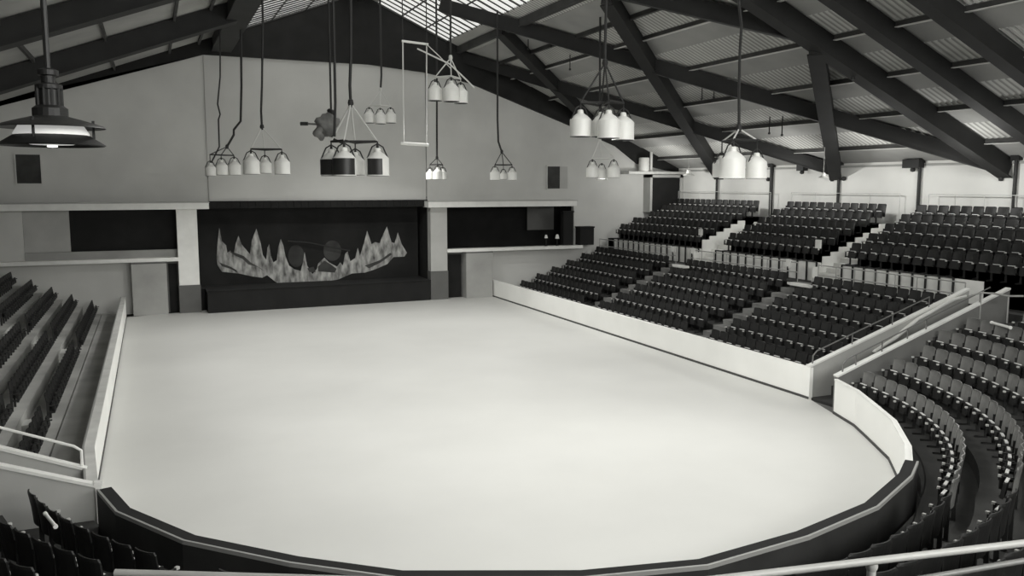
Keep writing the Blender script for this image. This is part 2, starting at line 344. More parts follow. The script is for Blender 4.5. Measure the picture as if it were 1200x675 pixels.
# dark box + pillar + small lamps at the right balcony
x0, z1 = W(657, 247); x1, z0 = W(668, 292); b = MB(); b.box((x0, Yw - .5, 3.53), (x1, Yw - .03, z1)); b.box((x0 - .05, Yw - .55, z1 - .12), (x1 + .05, Yw - .03, z1))
tag(b.build('balcony_post', M['apron'], loc=(x0, Yw - .2, 3.5)), 'dark square post standing on the right balcony ledge', 'post')
b = MB(); b.box((29.45, Yw - .8, 3.53), (30.6, Yw - .03, 4.85)); b.box((29.4, Yw - .85, 4.8), (30.65, Yw - .03, 4.9)); tag(b.build('balcony_cabinet', M['apron'], loc=(29.7, Yw - .4, 3.5)), 'small dark cabinet at the right end of the balcony ledge', 'cabinet')
for px, py, s, lab in ((653, 277, .16, 'small bright lamp beside the dark post on the right balcony'), (640, 277, .13, 'small dimmer lamp left of the bright one on the right balcony')):
    x, z = W(px, py, Yw - .7); r = root('desk_lamp', (x, Yw - .7, 3.52), lab, 'lamp')
    b = MB(); b.tube([(x, Yw - .7, 3.52), (x, Yw - .7, z - s)], .03); b.lathe([(0, 0), (.12, 0), (.12, .03), (0, .03)], (x, Yw - .7, 3.52), 12); b.build('stand', M['iron'], r)
    b = MB(); b.lathe([(.02, s), (s * .6, s * .7), (s, -s), (s * .9, -s), (0, s * .4)], (x, Yw - .7, z), 14); b.build('shade', M['can'], r, True)

# door box upper right, tank and pipe on its roof
dr = root('doorway_hut', (37, Yw - .6, 6.0), 'dark doorway hut at the top corner of the right stand', 'doorway')
b = MB(); b.box((35.5, Yw - .9, 5.9), (38.0, Yw - .8, 8.55)); b.build('dark_opening', M['apron'], dr)
b = MB(); b.box((35.3, Yw - 1.0, 5.9), (35.5, Yw - .02, 8.75)); b.box((38.0, Yw - 1.0, 5.9), (38.25, Yw - .02, 8.75)); b.box((35.3, Yw - 1.0, 8.55), (38.25, Yw - .02, 8.75)); b.build('frame', M['lgrey'], dr)
b = MB(); b.box((33.3, Yw - 1.2, 8.8), (38.28, Yw - .02, 9.0)); b.build('flat_roof', M['lwhite'], dr)
x, z = W(755, 177, Yw - .7); b = MB(); b.lathe([(0, 1.05), (.36, 1.05), (.4, 1.0), (.4, 0), (0, 0)], (x, Yw - .7, 9.0), 20); b.lathe([(.42, .5), (.42, .56), (.4, .56)], (x, Yw - .7, 9.0), 20)
tag(b.build('water_tank', M['can'], smooth=True, loc=(x, Yw - .7, 9)), 'small white cylindrical tank on the roof of the corner doorway hut', 'tank')
x, z = W(764, 141, Yw - .5); b = MB(); b.tube([(x, Yw - .5, 9.0), (x, Yw - .5, 11.2)], .11, 10); b.lathe([(.11, 0), (.17, 0), (.17, .12), (.11, .12)], (x, Yw - .5, 9.0), 12)
tag(b.build('vent_pipe', M['can'], smooth=True, loc=(x, Yw - .5, 9)), 'upright white pipe beside the white tank', 'pipe')

# ------------------------------------------------------------------ right side wall, posts, rails
XW = 38.3
b = MB(); b.box((XW, -6, 0), (XW + .3, 64, 9.4)); struct(b.build('wall_right', M['sidewall']))
b = MB(); b.box((XW - .06, 10, 9.0), (XW - .01, Yw - 1.2, 9.12)); struct(b.build('trim_1', M['lgrey']))
b = MB(); b.box((-17.6, -6, 0), (-17.3, 64, 11)); struct(b.build('wall_left', M['dgrey']))
b = MB(); b.box((-17.3, -6.3, 0), (38.4, -6, 21)); struct(b.build('wall_rear', M['dgrey']))
for i, y in enumerate((52.6, 46.6, 40.5, 34.6, 29.0)):
    r = root('wall_post', (XW - .2, y, 5.9), 'slim dark steel post on the right side wall, %s from the end wall' % ORD[i], 'post', None)
    b = MB(); b.tube([(XW - .15, y, 5.9), (XW - .15, y, 9.35)], .09 if i != 1 else .12, 8); b.build('shaft', M['iron'], r)
    b = MB(); b.box((XW - .3, y - .22, 9.15), (XW - .02, y + .22, 9.4)); b.build('head_plate', M['beam'], r)
for px, py, w, lab in ((1070, 192, .55, 'black box fitting under the eave nearest the near end'), (940, 196, .3, 'small black pulley box under the eave in the middle')):
    p = at_x(px, py, XW - .3); r = root('eave_fitting', (p.x, p.y, p.z), lab, 'fitting')
    b = MB(); b.box((p.x - .2, p.y - w, p.z - .22), (p.x + .2, p.y + w, p.z + .25)); b.build('housing', M['iron'], r)
    b = MB(); b.lathe([(0, -.34), (.12, -.3), (.14, -.2), (.1, -.1)], (p.x, p.y, p.z - .1), 10); b.build('pulley', M['iron'], r, True)
for i, (px, py) in enumerate(((975, 210), (989, 209), (1173, 209), (900, 210))):
    p = at_x(px, py, XW - .12); r = root('wall_bracket', p, 'small dark round fitting on the right side wall, %s from the end wall' % ORD[(1, 2, 3, 0)[i]], 'bracket')
    b = MB(); b.lathe([(0, .12), (.1, .1), (.13, 0), (.1, -.12), (0, -.14)], p, 10); b.build('knob', M['iron'], r, True)
    b = MB(); b.box((p.x, p.y - .03, p.z - .03), (XW - .01, p.y + .03, p.z + .03)); b.build('stem', M['iron'], r)
def tube_rail(name, runs, posts, label, cat, m, rr=.03, pr=.025, par=None):
    base = Vector(posts[0][0]) if posts else Vector(runs[0][0])
    r = root(name, base, label, cat)
    for run in runs: b = MB(); b.tube(run, rr, 6); b.build('rail_tube', m, r)
    for a, c in posts: b = MB(); b.tube([a, c], pr, 6); b.build('post', m, r)
    return r
for i, (ya, yb) in enumerate(((46.2, 57.0), (35.5, 44.2), (27.0, 33.6))):
    runs = [[(37.8, ya, 7.05), (37.8, ya, 7.5), (37.8, yb, 7.5), (37.8, yb, 7.05)]]
    n = 4; posts = [((37.8, ya + (yb - ya) * k / n, 5.9), (37.8, ya + (yb - ya) * k / n, 7.5)) for k in range(n + 1)]
    tube_rail('back_rail', runs, posts, 'thin pale rail behind the top row, %s block from the end wall' % ORD[i], 'rail', M['lwhite'], .022, .018)

# ------------------------------------------------------------------ right stand terraces
LX = [24.5 + 1.22 * i for i in range(6)]; LF = [.02 + .455 * i for i in range(6)]      # lower rows
UX = [32.75 + 1.08 * j for j in range(5)]; UF = [3.95 + .47 * j for j in range(5)]      # upper rows
YE = Yw - .05; YG = 25.25
LA_AIS = [(34.3, 35.6), (45.6, 47.0)]; UP_AIS = [(33.8, 35.2), (44.3, 45.9)]
b = MB()
for i, (x, f) in enumerate(zip(LX, LF)):
    x0 = x - .75; x1 = x + .47; b.box((x0, YG, -.05), (x1, YE, f + .001 if f > .05 else .02))
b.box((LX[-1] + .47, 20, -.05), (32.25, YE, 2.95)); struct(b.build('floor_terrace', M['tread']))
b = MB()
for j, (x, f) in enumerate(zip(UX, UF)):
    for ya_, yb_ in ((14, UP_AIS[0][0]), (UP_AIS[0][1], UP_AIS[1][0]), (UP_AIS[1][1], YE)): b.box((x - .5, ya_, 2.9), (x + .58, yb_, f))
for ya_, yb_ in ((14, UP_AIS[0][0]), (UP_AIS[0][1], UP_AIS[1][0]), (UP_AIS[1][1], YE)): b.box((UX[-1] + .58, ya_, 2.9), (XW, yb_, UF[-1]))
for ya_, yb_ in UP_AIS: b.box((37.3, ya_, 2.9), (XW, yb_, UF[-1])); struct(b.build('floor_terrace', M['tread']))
# white front wall of the upper tier, dark bars for seat-gap shadows in front of it
b = MB(); b.box((32.17, 25.6, 2.95), (32.24, UP_AIS[0][0], 3.95)); b.box((32.17, UP_AIS[0][1], 2.95), (32.24, UP_AIS[1][0], 3.95)); b.box((32.17, UP_AIS[1][1], 2.95), (32.24, 57, 3.95)); struct(b.build('wall_tier', M['sidewall']))
# stairs
def stair(name, x0, x1, z0, z1, ya, yb, n, m, label):
    r = root(name, (x0, (ya + yb) / 2, z0), label, 'stairs')
    b = MB()
    for k in range(n):
        xa = x0 + (x1 - x0) * k / n; za = z0 + (z1 - z0) * (k + 1) / n
        b.box((xa, ya, z0 - .0 + (z1 - z0) * k / n - .05), (x1 if k == n - 1 else xa + (x1 - x0) / n + .02, yb, za))
    b.build('steps', m, r); return r
stair('aisle_stair', 31.55, 37.1, 2.97, 5.83, UP_AIS[0][0] + .08, UP_AIS[0][1] - .13, 12, M['step'], 'pale stepped aisle in the upper tier, nearer the camera')
stair('aisle_stair', 31.55, 37.1, 2.97, 5.83, UP_AIS[1][0] + .08, UP_AIS[1][1] - .13, 12, M['white'], 'bright white stepped aisle in the upper tier, nearer the end wall')
stair('aisle_stair', 24.0, 31.1, .05, 2.98, LA_AIS[0][0] + .08, LA_AIS[0][1] - .08, 12, M['stepd'], 'worn grey stepped aisle in the lower tier, nearer the camera')
stair('aisle_stair', 24.0, 31.1, .05, 2.98, LA_AIS[1][0] + .08, LA_AIS[1][1] - .08, 12, M['stepd'], 'worn grey stepped aisle in the lower tier, nearer the end wall')
for (ya, n_, hh, lab) in ((UP_AIS[0][1], 4, .55, 'white stepped side panel of the upper aisle nearer the camera'), (UP_AIS[1][1], 3, .8, 'white stepped side panel of the upper aisle nearer the end wall')):
    b = MB()
    for j in range(n_): b.box((UX[j] - .5, ya - .12, 2.97), (UX[j] + .04, ya - .03, UF[j] + hh - .22)); b.box((UX[j] + .04, ya - .12, 2.97), (UX[j] + .58, ya - .03, UF[j] + hh))
    b.box((31.6, ya - .12, 2.97), (UX[0] - .5, ya - .03, 3.75))
    tag(b.build('aisle_side_panel', M['white'], loc=(32, ya, 2.95)), lab, 'panel')
# walkway front rail
ys = [25.6, 34.2], [35.7, 45.5], [47.1, 57.4]
for i, (ya, yb) in enumerate(ys):
    n = int((yb - ya) / 1.15); posts = [((31.15, ya + (yb - ya) * k / n, 2.95), (31.15, ya + (yb - ya) * k / n, 3.95)) for k in range(n + 1)]
    tube_rail('walkway_rail', [[(31.15, ya, 3.95), (31.15, yb, 3.95)], [(31.15, ya, 3.45), (31.15, yb, 3.45)]], posts, 'pale two-bar rail along the cross walkway, %s section from the ramp' % ORD[i], 'rail', M['rail'], .03, .025)
for i, (ya, yb) in enumerate(((27, 33.6), (35.4, 44.2), (46.0, 57))):
    n = int((yb - ya) / .72); posts = [((32.32, ya + (yb - ya) * k / n, 3.0), (32.32, ya + (yb - ya) * k / n, 4.75)) for k in range(n + 1)] 
    # dark uprights stand for seat-gap shadows on the tier wall
    posts = [((32.10, p[0][1], 2.95), (32.10, p[1][1], 3.98)) for p in posts]
    tube_rail('tier_shadow_bars', [[(32.10, ya, 3.98), (32.10, yb, 3.98)]], posts, 'dark bars standing for seat-gap shadows on the upper tier wall, %s block from the ramp' % ORD[i], 'rail', M['iron'], .03, .05)
# small white boards / plates
def plate(px, py, X, w, h, label, tilt=0):
    p = at_x(px, py, X); r = MB(); r.box((p.x - .02, p.y - w / 2, p.z - h / 2), (p.x + .02, p.y + w / 2, p.z + h / 2)); r.box((p.x + .02, p.y - .04, p.z - h / 2 - .1), (p.x + .05, p.y + .04, p.z + h / 2))
    tag(r.build('number_plate', M['white'], loc=p), label, 'plate')
for px, py, X, w, h, lab in ((789, 292, 31.1, .55, .35, 'small white plate on the walkway rail, third from the bright stair'), (812, 294, 31.1, .42, .35, 'small white plate on the walkway rail, second from the bright stair'), (821, 272, 32.0, .4, .4, 'small white plate on the upper tier front near the end wall'),
    (924, 308, 31.1, .35, .4, 'small white plate on the walkway rail between the two stairs'), (959, 286, 32.0, .42, .45, 'small white plate hung on the upper tier front between the two stairs')): plate(px, py, X, w, h, lab)
def lying(px, py, X, L, label):
    p = at_x(px, py, X); b = MB(); b.prism([(p.x - .2, p.y - L / 2, p.z), (p.x + .2, p.y - L / 2, p.z), (p.x + .2, p.y + L / 4, p.z), (p.x, p.y + L / 2, p.z), (p.x - .2, p.y + L / 4, p.z)], (0, 0, .12))
    tag(b.build('pointed_board', M['white'], loc=p), label, 'board')
lying(937, 335, 30.4, 1.9, 'pointed white board lying beside the lower aisle nearer the camera'); lying(796, 313, 30.0, 1.6, 'pointed white board lying on the lower tier nearer the end wall')

# ------------------------------------------------------------------ ramp walls at right
def ramp_wall(name, y, xa, xb, za, zb, label, m, capm, t=.16, extra=None):
    r = root(name, (xa, y, 0), label, 'ramp wall')
    b = MB(); b.prism([(xa, y, -.02), (xb, y, -.02), (xb, y, zb), (xa, y, za)], (0, t, 0)); b.build('wall_panel', m, r)
    b = MB(); b.bar((xa, y + t / 2, za + .03), (xb, y + t / 2, zb + .03), t + .06, .07); b.build('capping', capm, r)
    return r
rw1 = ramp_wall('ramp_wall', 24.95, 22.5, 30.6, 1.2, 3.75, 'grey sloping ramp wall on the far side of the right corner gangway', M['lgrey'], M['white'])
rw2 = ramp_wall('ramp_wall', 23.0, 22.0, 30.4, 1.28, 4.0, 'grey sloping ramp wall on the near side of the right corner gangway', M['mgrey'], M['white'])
b = MB()
for k in range(8): b.box((22.6 + k, 23.16, -.05), (23.6 + k, 24.95, .05 + .36 * k))
struct(b.build('floor_ramp', M['tread']))
b = MB(); b.prism([(22.5, 23.1, -.06), (21.6, 23.1, -.06), (22.45, 24.9, -.06)], (0, 0, .05)); struct(b.build('floor_gate', M['dgrey']))
def zc(x, za, zb, xa, xb): return za + (zb - za) * (x - xa) / (xb - xa)
def wall_rail(y, xa, xb, za, zb, xs, xe, h, posts, name, label, m):
    runs = [[(xs, y, zc(xs, za, zb, xa, xb)), (xs + .02, y, zc(xs, za, zb, xa, xb) + h * .75), (xs + .2, y, zc(xs + .2, za, zb, xa, xb) + h), (xe, y, zc(xe, za, zb, xa, xb) + h)]]
    ps = [((x, y, zc(x, za, zb, xa, xb)), (x, y, zc(x, za, zb, xa, xb) + h)) for x in posts]
    tube_rail(name, runs, ps, label, 'rail', m, .028, .024)
wall_rail(25.03, 22.5, 30.6, 1.22, 3.77, 22.7, 28.5, .45, (24.6, 26.6, 28.5), 'ramp_rail', 'thin rail on top of the far ramp wall', M['raild'])
wall_rail(23.08, 22.0, 30.4, 1.3, 4.02, 22.3, 29.4, .42, (22.9, 24.1, 25.3, 26.2, 28.9), 'ramp_rail', 'thin rail on top of the near ramp wall', M['raild'])
pts = [at_y(x, y, 24.85) for x, y in ((1025, 412), (1032, 407), (1048, 397), (1062, 385), (1075, 374), (1090, 366), (1104, 358), (1118, 351), (1132, 347))]
b = MB(); b.tube(pts, [.08, .07, .08, .09, .07, .08, .075, .07, .05], 8); b.lathe([(0, -.09), (.1, 0), (0, .09)], pts[0], 10)
tag(b.build('white_hose', M['white'], smooth=True, loc=pts[0]), 'thick white hose draped along the far ramp wall', 'hose')
pts = [at_z(x, y, 3.95) for x, y in ((1136, 347), (1150, 343), (1165, 344), (1182, 347), (1199, 347))]
b = MB(); b.tube(pts, .035, 8); b.tube([pts[1] + Vector((0, 0, 0)), pts[1] + Vector((0, 0, -1.0))], .025); b.tube([pts[3], pts[3] + Vector((0, 0, -1.0))], .025)
tag(b.build('gangway_rail', M['rail'], smooth=True, loc=pts[1] - Vector((0, 0, 1))), 'pale curved rail at the top of the gangway by the right edge', 'rail')

# ------------------------------------------------------------------ seat rows
def r_board(th):
    P = [Vector(p) for p in right_arc]; d = Vector((math.cos(th), math.sin(th))); best = 12.0
    for a, c in zip(P[:-1], P[1:]):
        e = c - a; den = d.x * (-e.y) - d.y * (-e.x)
        if abs(den) < 1e-9: continue
        q = a - CC; t = (q.x * (-e.y) - q.y * (-e.x)) / den; u = (d.x * q.y - d.y * q.x) / den
        if -.02 <= u <= 1.02 and t > 0: best = t; break
    return best
def r1(th):                      # radius of the first curved row's backs
    deg = math.degrees(th); a = 12.5
    if deg < -58: a = 12.5 + min(1, (-58 - deg) / 35) * 1.15
    return a
CF = [.40 + .40 * m for m in range(8)]; CPITCH = 1.22
seats = []      # (x, y, z, rz, block key, row, pos-in-row)
# seat faces local +Y ; rz rotates
for i, (x, f) in enumerate(zip(LX, LF)):
    n = 0; y = YG + .45
    while y < YE - .7:
        blocked = any(a - .2 < y < c + .2 for a, c in LA_AIS)
        if not blocked:
            sec = 0 if y < 34.3 else (1 if y < 45.6 else 2)
            seats.append((x, y, max(f, .02), PI / 2, 'lower%d' % sec, i, None)); 
        y += .66
for j, (x, f) in enumerate(zip(UX, UF)):
    y = 20.0
    while y < 57.4:
        blocked = any(a - .25 < y < c + .25 for a, c in UP_AIS) or (j >= 2 and y > 56.4)
        if not blocked:
            sec = 0 if y < 33.8 else (1 if y < 44.3 else 2)
            seats.append((x, y, f, PI / 2, 'upper%d' % sec, j, None))
        y += .67
NLEFT = 7
LFX = [-3.42 - 1.02 * k for k in range(NLEFT)]; LFF = [.2 + .48 * k for k in range(NLEFT)]
L_AIS = [(30.2, 31.3), (43.0, 44.3)]
for k in range(NLEFT):
    y = 23.2
    while y < 57.0 - k * .15:
        if not any(a - .2 < y < c + .2 for a, c in L_AIS):
            sec = 0 if y < 30.2 else (1 if y < 43 else 2)
            seats.append((LFX[k], y, LFF[k], -PI / 2, 'left%d' % sec, k, None))
        y += .66
C_AIS = [(-67, -62.5), (-104, -99), (-140, -136)]
for m_ in range(7):
    th = math.radians(-7.5 - 0 * m_)
    while True:
        r = r1(th) + CPITCH * m_
        p = CC + Vector((math.cos(th), math.sin(th))) * r
        deg = math.degrees(th)
        if deg < -173: break
        ok = not any(a < deg < c for a, c in C_AIS)
        if p.y > 22.55 or (p.y > 21.4 and p.x > 28.5): ok = False
        if p.x < 1.0 and p.y > 20.6: ok = False
        if p.length < 4.5: ok = False
        if ok:
            # direction to the ice centre
            ang = th + PI; rz = ang - PI / 2
            sec = 0 if deg > -64 else (1 if deg > -102 else (2 if deg > -138 else 3))
            seats.append((p.x, p.y, CF[m_], rz, 'curve%d' % sec, m_, None))
        th -= .665 / r
# curved terraces
def ring(r_off0, r_off1, z0, z1, mb):
    N = 84; t0 = math.radians(-6); t1 = math.radians(-174)
    prev = None
    for k in range(N + 1):
        t = t0 + (t1 - t0) * k / N; d = Vector((math.cos(t), math.sin(t)))
        a = CC + d * (r1(t) + r_off0) if r_off0 is not None else CC + d * (r_board(t) + .40); c = CC + d * (r1(t) + r_off1)
        cl = lambda q: Vector((q.x, min(q.y, 22.98 if q.x > 5 else 21.1)))
        a = cl(a); c = cl(c)
        if prev:
            pa, pc = prev; mb.add([(q.x, q.y, z) for z in (z0, z1) for q in (pa, a, c, pc)], [(0, 3, 2, 1), (4, 5, 6, 7), (0, 1, 5, 4), (2, 3, 7, 6)])
        prev = (a, c)
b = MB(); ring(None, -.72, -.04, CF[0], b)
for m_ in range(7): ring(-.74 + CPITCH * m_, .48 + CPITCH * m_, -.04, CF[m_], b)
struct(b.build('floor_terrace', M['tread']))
# left terraces with pale treads
b = MB()
b.box((-3.0, 22.6, -.05), (XL - .3, 57.6, .2), M['treadl'])
for k in range(NLEFT):
    x = LFX[k]; b.box((x - .3 - .37, 22.6, -.05), (x + .37, 57.6, LFF[k]), M['treadl'])
b.box((-17.3, 22.6, -.05), (LFX[-1] - .67, 57.6, LFF[-1] + .3), M['treadl'])
struct(b.build('floor_terrace', M['treadl']))
for s, (a, c) in enumerate(L_AIS):
    r = root('aisle_steps', (-3.3, (a + c) / 2, .2), 'pale half-steps in the left stand aisle, %s' % ('nearer the camera' if s == 0 else 'nearer the end wall'), 'steps')
    for k in range(1, NLEFT):
        b = MB(); b.box((LFX[k] + .37, a + .15, LFF[k - 1]), (LFX[k] + .67, c - .15, LFF[k - 1] + .26)); b.build('step', M['step'], r)
# left gangway: sloping walls
def lw(name, y, xa, xb, za, zb, label, m, t=.14):
    r = root(name, (xa, y, 0), label, 'ramp wall')
    b = MB(); b.prism([(xa, y, -.02), (xb, y, -.02), (xb, y, zb), (xa, y, za)], (0, t, 0)); b.build('wall_panel', m, r)
    b = MB(); b.bar((xa, y + t / 2, za + .03), (xb, y + t / 2, zb + .03), t + .08, .07); b.build('capping', M['white'], r)
lw('ramp_wall', 22.4, -1.66, -9.0, 1.17, 4.2, 'pale sloping ramp wall on the far side of the left gangway', M['lgrey'])
lw('ramp_wall', 21.15, -1.42, -9.0, 1.15, 4.0, 'pale sloping ramp wall on the near side of the left gangway', M['lgrey'])
b = MB(); b.box((-9, 21.35, -.05), (-1.7, 22.38, .06)); struct(b.build('floor_ramp', M['dgrey']))
q = [(-1.8, 22.47, 1.3), (-1.8, 22.47, 1.68), (-1.95, 22.47, 1.80), (-9, 22.47, 4.45 + .3)]
tube_rail('ramp_rail', [q], [((-4.5, 22.47, 2.3), (-4.5, 22.47, 2.84)), ((-6.5, 22.47, 3.1), (-6.5, 22.47, 3.66))], 'white bent tube rail on the far wall of the left gangway', 'rail', M['white'], .035, .03)
p0 = at_z(116, 577, 1.0)
b = MB(); b.bar((p0.x, p0.y - .05, .0), (p0.x, p0.y - .05, 1.22), .13, .13, up=(0, 1, 0)); b.bar((p0.x, p0.y - .05, 1.2), (p0.x, p0.y - .05, 1.28), .18, .18, up=(0, 1, 0)); tag(b.build('gate_post', M['white'], loc=(p0.x, p0.y - .05, 0)), 'slim white gate post at the near left end of the barrier', 'post')

# seat prototype parts (local: faces +Y, width along X, origin on floor below the back)
def arc_panel(w, z0, z1, y0, bow, t, m, lean=.08, n=6, mb=None):
    mb = mb or MB(); rows = []
    for z, ln in ((z0, 0), (z0 + (z1 - z0) * .5, -lean * .4), (z1 - .05, -lean), (z1, -lean)):
        rr = []
        for k in range(n + 1):
            u = -1 + 2 * k / n; ww = w / 2 if z < z1 - .001 else w / 2 - .05
            rr.append((u * ww, y0 + ln - bow * (1 - u * u), z))
        rows.append(rr)
    vs = []; N = n + 1
    for off in (0, -t):
        for rr in rows:
            for p in rr: vs.append((p[0], p[1] + off, p[2]))
    R = len(rows); fs = []
    for i in range(R - 1):
        for k in range(n):
            a = i * N + k; fs.append((a, a + N, a + N + 1, a + 1)); e = a + R * N; fs.append((e, e + 1, e + N + 1, e + N))
    for k in range(n):
        fs.append((k, k + 1, k + 1 + R * N, k + R * N)); a = (R - 1) * N + k; fs.append((a, a + R * N, a + 1 + R * N, a + 1))
    for i in range(R - 1):
        a = i * N; fs.append((a, a + R * N, a + N + R * N, a + N)); a = i * N + n; fs.append((a, a + N, a + N + R * N, a + R * N))
    mb.add(vs, fs, m); return mb
proto_back = arc_panel(.60, .42, 1.13, .02, .05, .03, M['seatw'])
pan = MB()
mx = Matrix.Translation((0, .20, .36)) @ Matrix.Rotation(math.radians(8), 4, 'X')
pan.box((-.26, -.035, 0), (.26, .035, .36), M['pan'], mx); pan.box((-.15, -.04, .36), (.15, .03, .385), M['edge'], mx); pan.box((-.22, .035, .05), (.22, .045, .33), M['pan'], mx)
stn = MB()
stn.box((.305, -.05, 0), (.345, .04, .86)); stn.box((.305, .04, 0), (.345, .30, .05)); stn.box((.305, .04, .40), (.345, .34, .46)); stn.box((.305, .28, .40), (.345, .34, .68)); stn.box((.29, -.05, 0), (.36, .30, .02))
arm = MB(); arm.box((.300, -.02, .68), (.350, .30, .71), M['armd']); arm.box((.292, .30, .675), (.358, .37, .725))
lo = []
for mb_, nm in ((proto_back, 'backrest'), (pan, 'seat_pan'), (stn, 'standard'), (arm, 'armrest')): lo.append((nm, mb_))
for mb_, mt in ((proto_back, M['seatw']), (pan, M['pan']), (stn, M['iron']), (arm, M['arm'])):
    mb_.mats = [x or mt for x in mb_.mats]
part_mesh = [(nm, mb_.mesh('seat_' + nm, smooth=False)) for nm, mb_ in lo]
def variant(sub):
    out = []
    for nm, mb_ in lo:
        q = MB(); q.v = mb_.v; q.f = mb_.f; q.mi = mb_.mi; q.mats = [sub.get(m.name, m) for m in mb_.mats]; out.append((nm, q))
    return out
VB = variant({'seat_back_lit': M['seatd']}); VL = variant({'seat_back_lit': M['seatd'], 'arm_tip_highlight': M['armd'], 'seat_edge_highlight': M['seatd']})
stl = MB(); stl.box((.305, -.05, 0), (.345, .04, .86), M['iron']); stl.box((.305, .04, .40), (.345, .24, .46), M['iron']); stl.box((.305, .2, .40), (.345, .24, .68), M['iron'])
VL[2] = ('standard', stl)
for i_, (n_, q) in enumerate(VL):
    q2 = MB(); q2.v = [Vector((v.x, v.y * .85, v.z * .82)) for v in q.v]; q2.f = q.f; q2.mi = q.mi; q2.mats = q.mats; VL[i_] = (n_, q2)
def kindof(key): return 0 if key.startswith('curve0') else (2 if key.startswith('left') else 1)
VARS = [lo, VB, VL]; VM = [part_mesh, [(n_, q.mesh('seat_' + n_)) for n_, q in VB], [(n_, q.mesh('seat_' + n_)) for n_, q in VL]]
vis = []
for s in seats:
    px, py, w = proj((s[0], s[1], s[2] + .7))
    if w > .5 and -25 < px < 1225 and -20 < py < 700:
        vis.append((w, s))
vis.sort(key=lambda a: a[0])
near = vis[:300]; far = vis[300:]
names = {'lower0': ('lower stand between ramp and first aisle', 'lower right stand'), 'lower1': ('middle block of the lower right stand', 'x'), 'lower2': ('far block of the lower right stand', 'x'),
         'upper0': ('near block of the upper right stand', ''), 'upper1': ('middle block of the upper right stand', ''), 'upper2': ('far block of the upper right stand', ''),
         'left0': ('near block of the left stand', ''), 'left1': ('middle block of the left stand', ''), 'left2': ('far block of the left stand', ''),
         'curve0': ('curved right corner stand', ''), 'curve1': ('curved stand right of bottom centre', ''), 'curve2': ('curved stand left of bottom centre', ''), 'curve3': ('curved left corner stand', '')}
fromw = {'lower0': 'the ramp wall', 'upper0': 'the near end', 'left0': 'the gangway', 'curve0': 'the ramp wall', 'left1': 'its near aisle', 'lower1': 'its near aisle', 'upper1': 'its near aisle', 'curve1': 'its right aisle', 'curve2': 'its right aisle', 'curve3': 'its right aisle'}
rown = ['front', 'second', 'third', 'fourth', 'fifth', 'sixth', 'seventh']
cnt = {}; tmpls = {}
order = sorted(near, key=lambda a: (a[1][4], a[1][5], -a[1][1] if a[1][4].startswith('curve0') else (-a[1][0] if a[1][4].startswith('curve') else a[1][1])))
for w, s in order:
    key = (s[4], s[5]); i = cnt.get(key, 0); cnt[key] = i + 1
    lab = 'tip-up seat, %s from %s, %s row, %s' % (ordn(i), fromw.get(s[4], 'its near aisle'), rown[s[5]], names[s[4]][0])
    kd_ = kindof(s[4])
    if kd_ not in tmpls:
        o = root('tip_up_seat', s[:3], lab, 'seat', 'tip-up seats in the stands', s[3])
        kids = []
        for nm, me in VM[kd_]:
            c = bpy.data.objects.new(nm, me); C.objects.link(c); c.parent = o; kids.append(c)
        tmpls[kd_] = (o, kids)
    else:
        o = tmpls[kd_][0].copy(); C.objects.link(o); o.location = s[:3]; o.rotation_euler = (0, 0, s[3]); o['label'] = lab
        for kd in tmpls[kd_][1]:
            c = kd.copy(); C.objects.link(c); c.parent = o
fm = MB()
for w, s in far:
    T = Matrix.Translation(s[:3]) @ Matrix.Rotation(s[3], 4, 'Z')
    for nm, mb_ in VARS[kindof(s[4])]:
        o = len(fm.v); fm.v += [T @ v for v in mb_.v]; fm.f += [[i + o for i in f] for f in mb_.f]
        fm.mi += [fm.slot(mb_.mats[k]) for k in mb_.mi]
fo = fm.build('tip_up_seats', M['pan']); tag(fo, 'far rows of dark tip-up seats filling the stands towards the end wall', 'seats', 'tip-up seats in the stands', 'stuff')
print('SEATS', len(seats), len(near), len(far), 'farthest individual', near[-1][0])

# ------------------------------------------------------------------ roof
def P_r(x, y, d=0): return Vector((x, y, RA - RB * x - d))
def P_l(x, y, d=0): return Vector((x, y, LA + LB * x - d))
NR = Vector((-RB, 0, -1)).normalized(); 
def slope_strip(mb, xa, xb, ya, yb, side, corr, t=.06, m=None):
    f = P_r if side > 0 else P_l
    if not corr:
        vs = [f(xa, ya), f(xb, ya), f(xb, yb), f(xa, yb)]; up = Vector((0, 0, t)); vs2 = [v + up for v in vs]
        mb.add(vs + vs2, [(0, 1, 2, 3), (7, 6, 5, 4), (0, 4, 5, 1), (1, 5, 6, 2), (2, 6, 7, 3), (3, 7, 4, 0)], m)
    else:
        n = int(round((yb - ya) / .15)); vs = []; fs = []
        for k in range(n + 1):
            y = ya + (yb - ya) * k / n; o = .05 * (1 if k % 2 else -1)
            vs += [f(xa, y) + Vector((0, 0, o + .03)), f(xb, y) + Vector((0, 0, o + .03))]
        for k in range(n): fs.append((2 * k, 2 * k + 1, 2 * k + 3, 2 * k + 2))
        mb.add(vs, fs, m)
Y0, Y1 = -6, Yw + 4
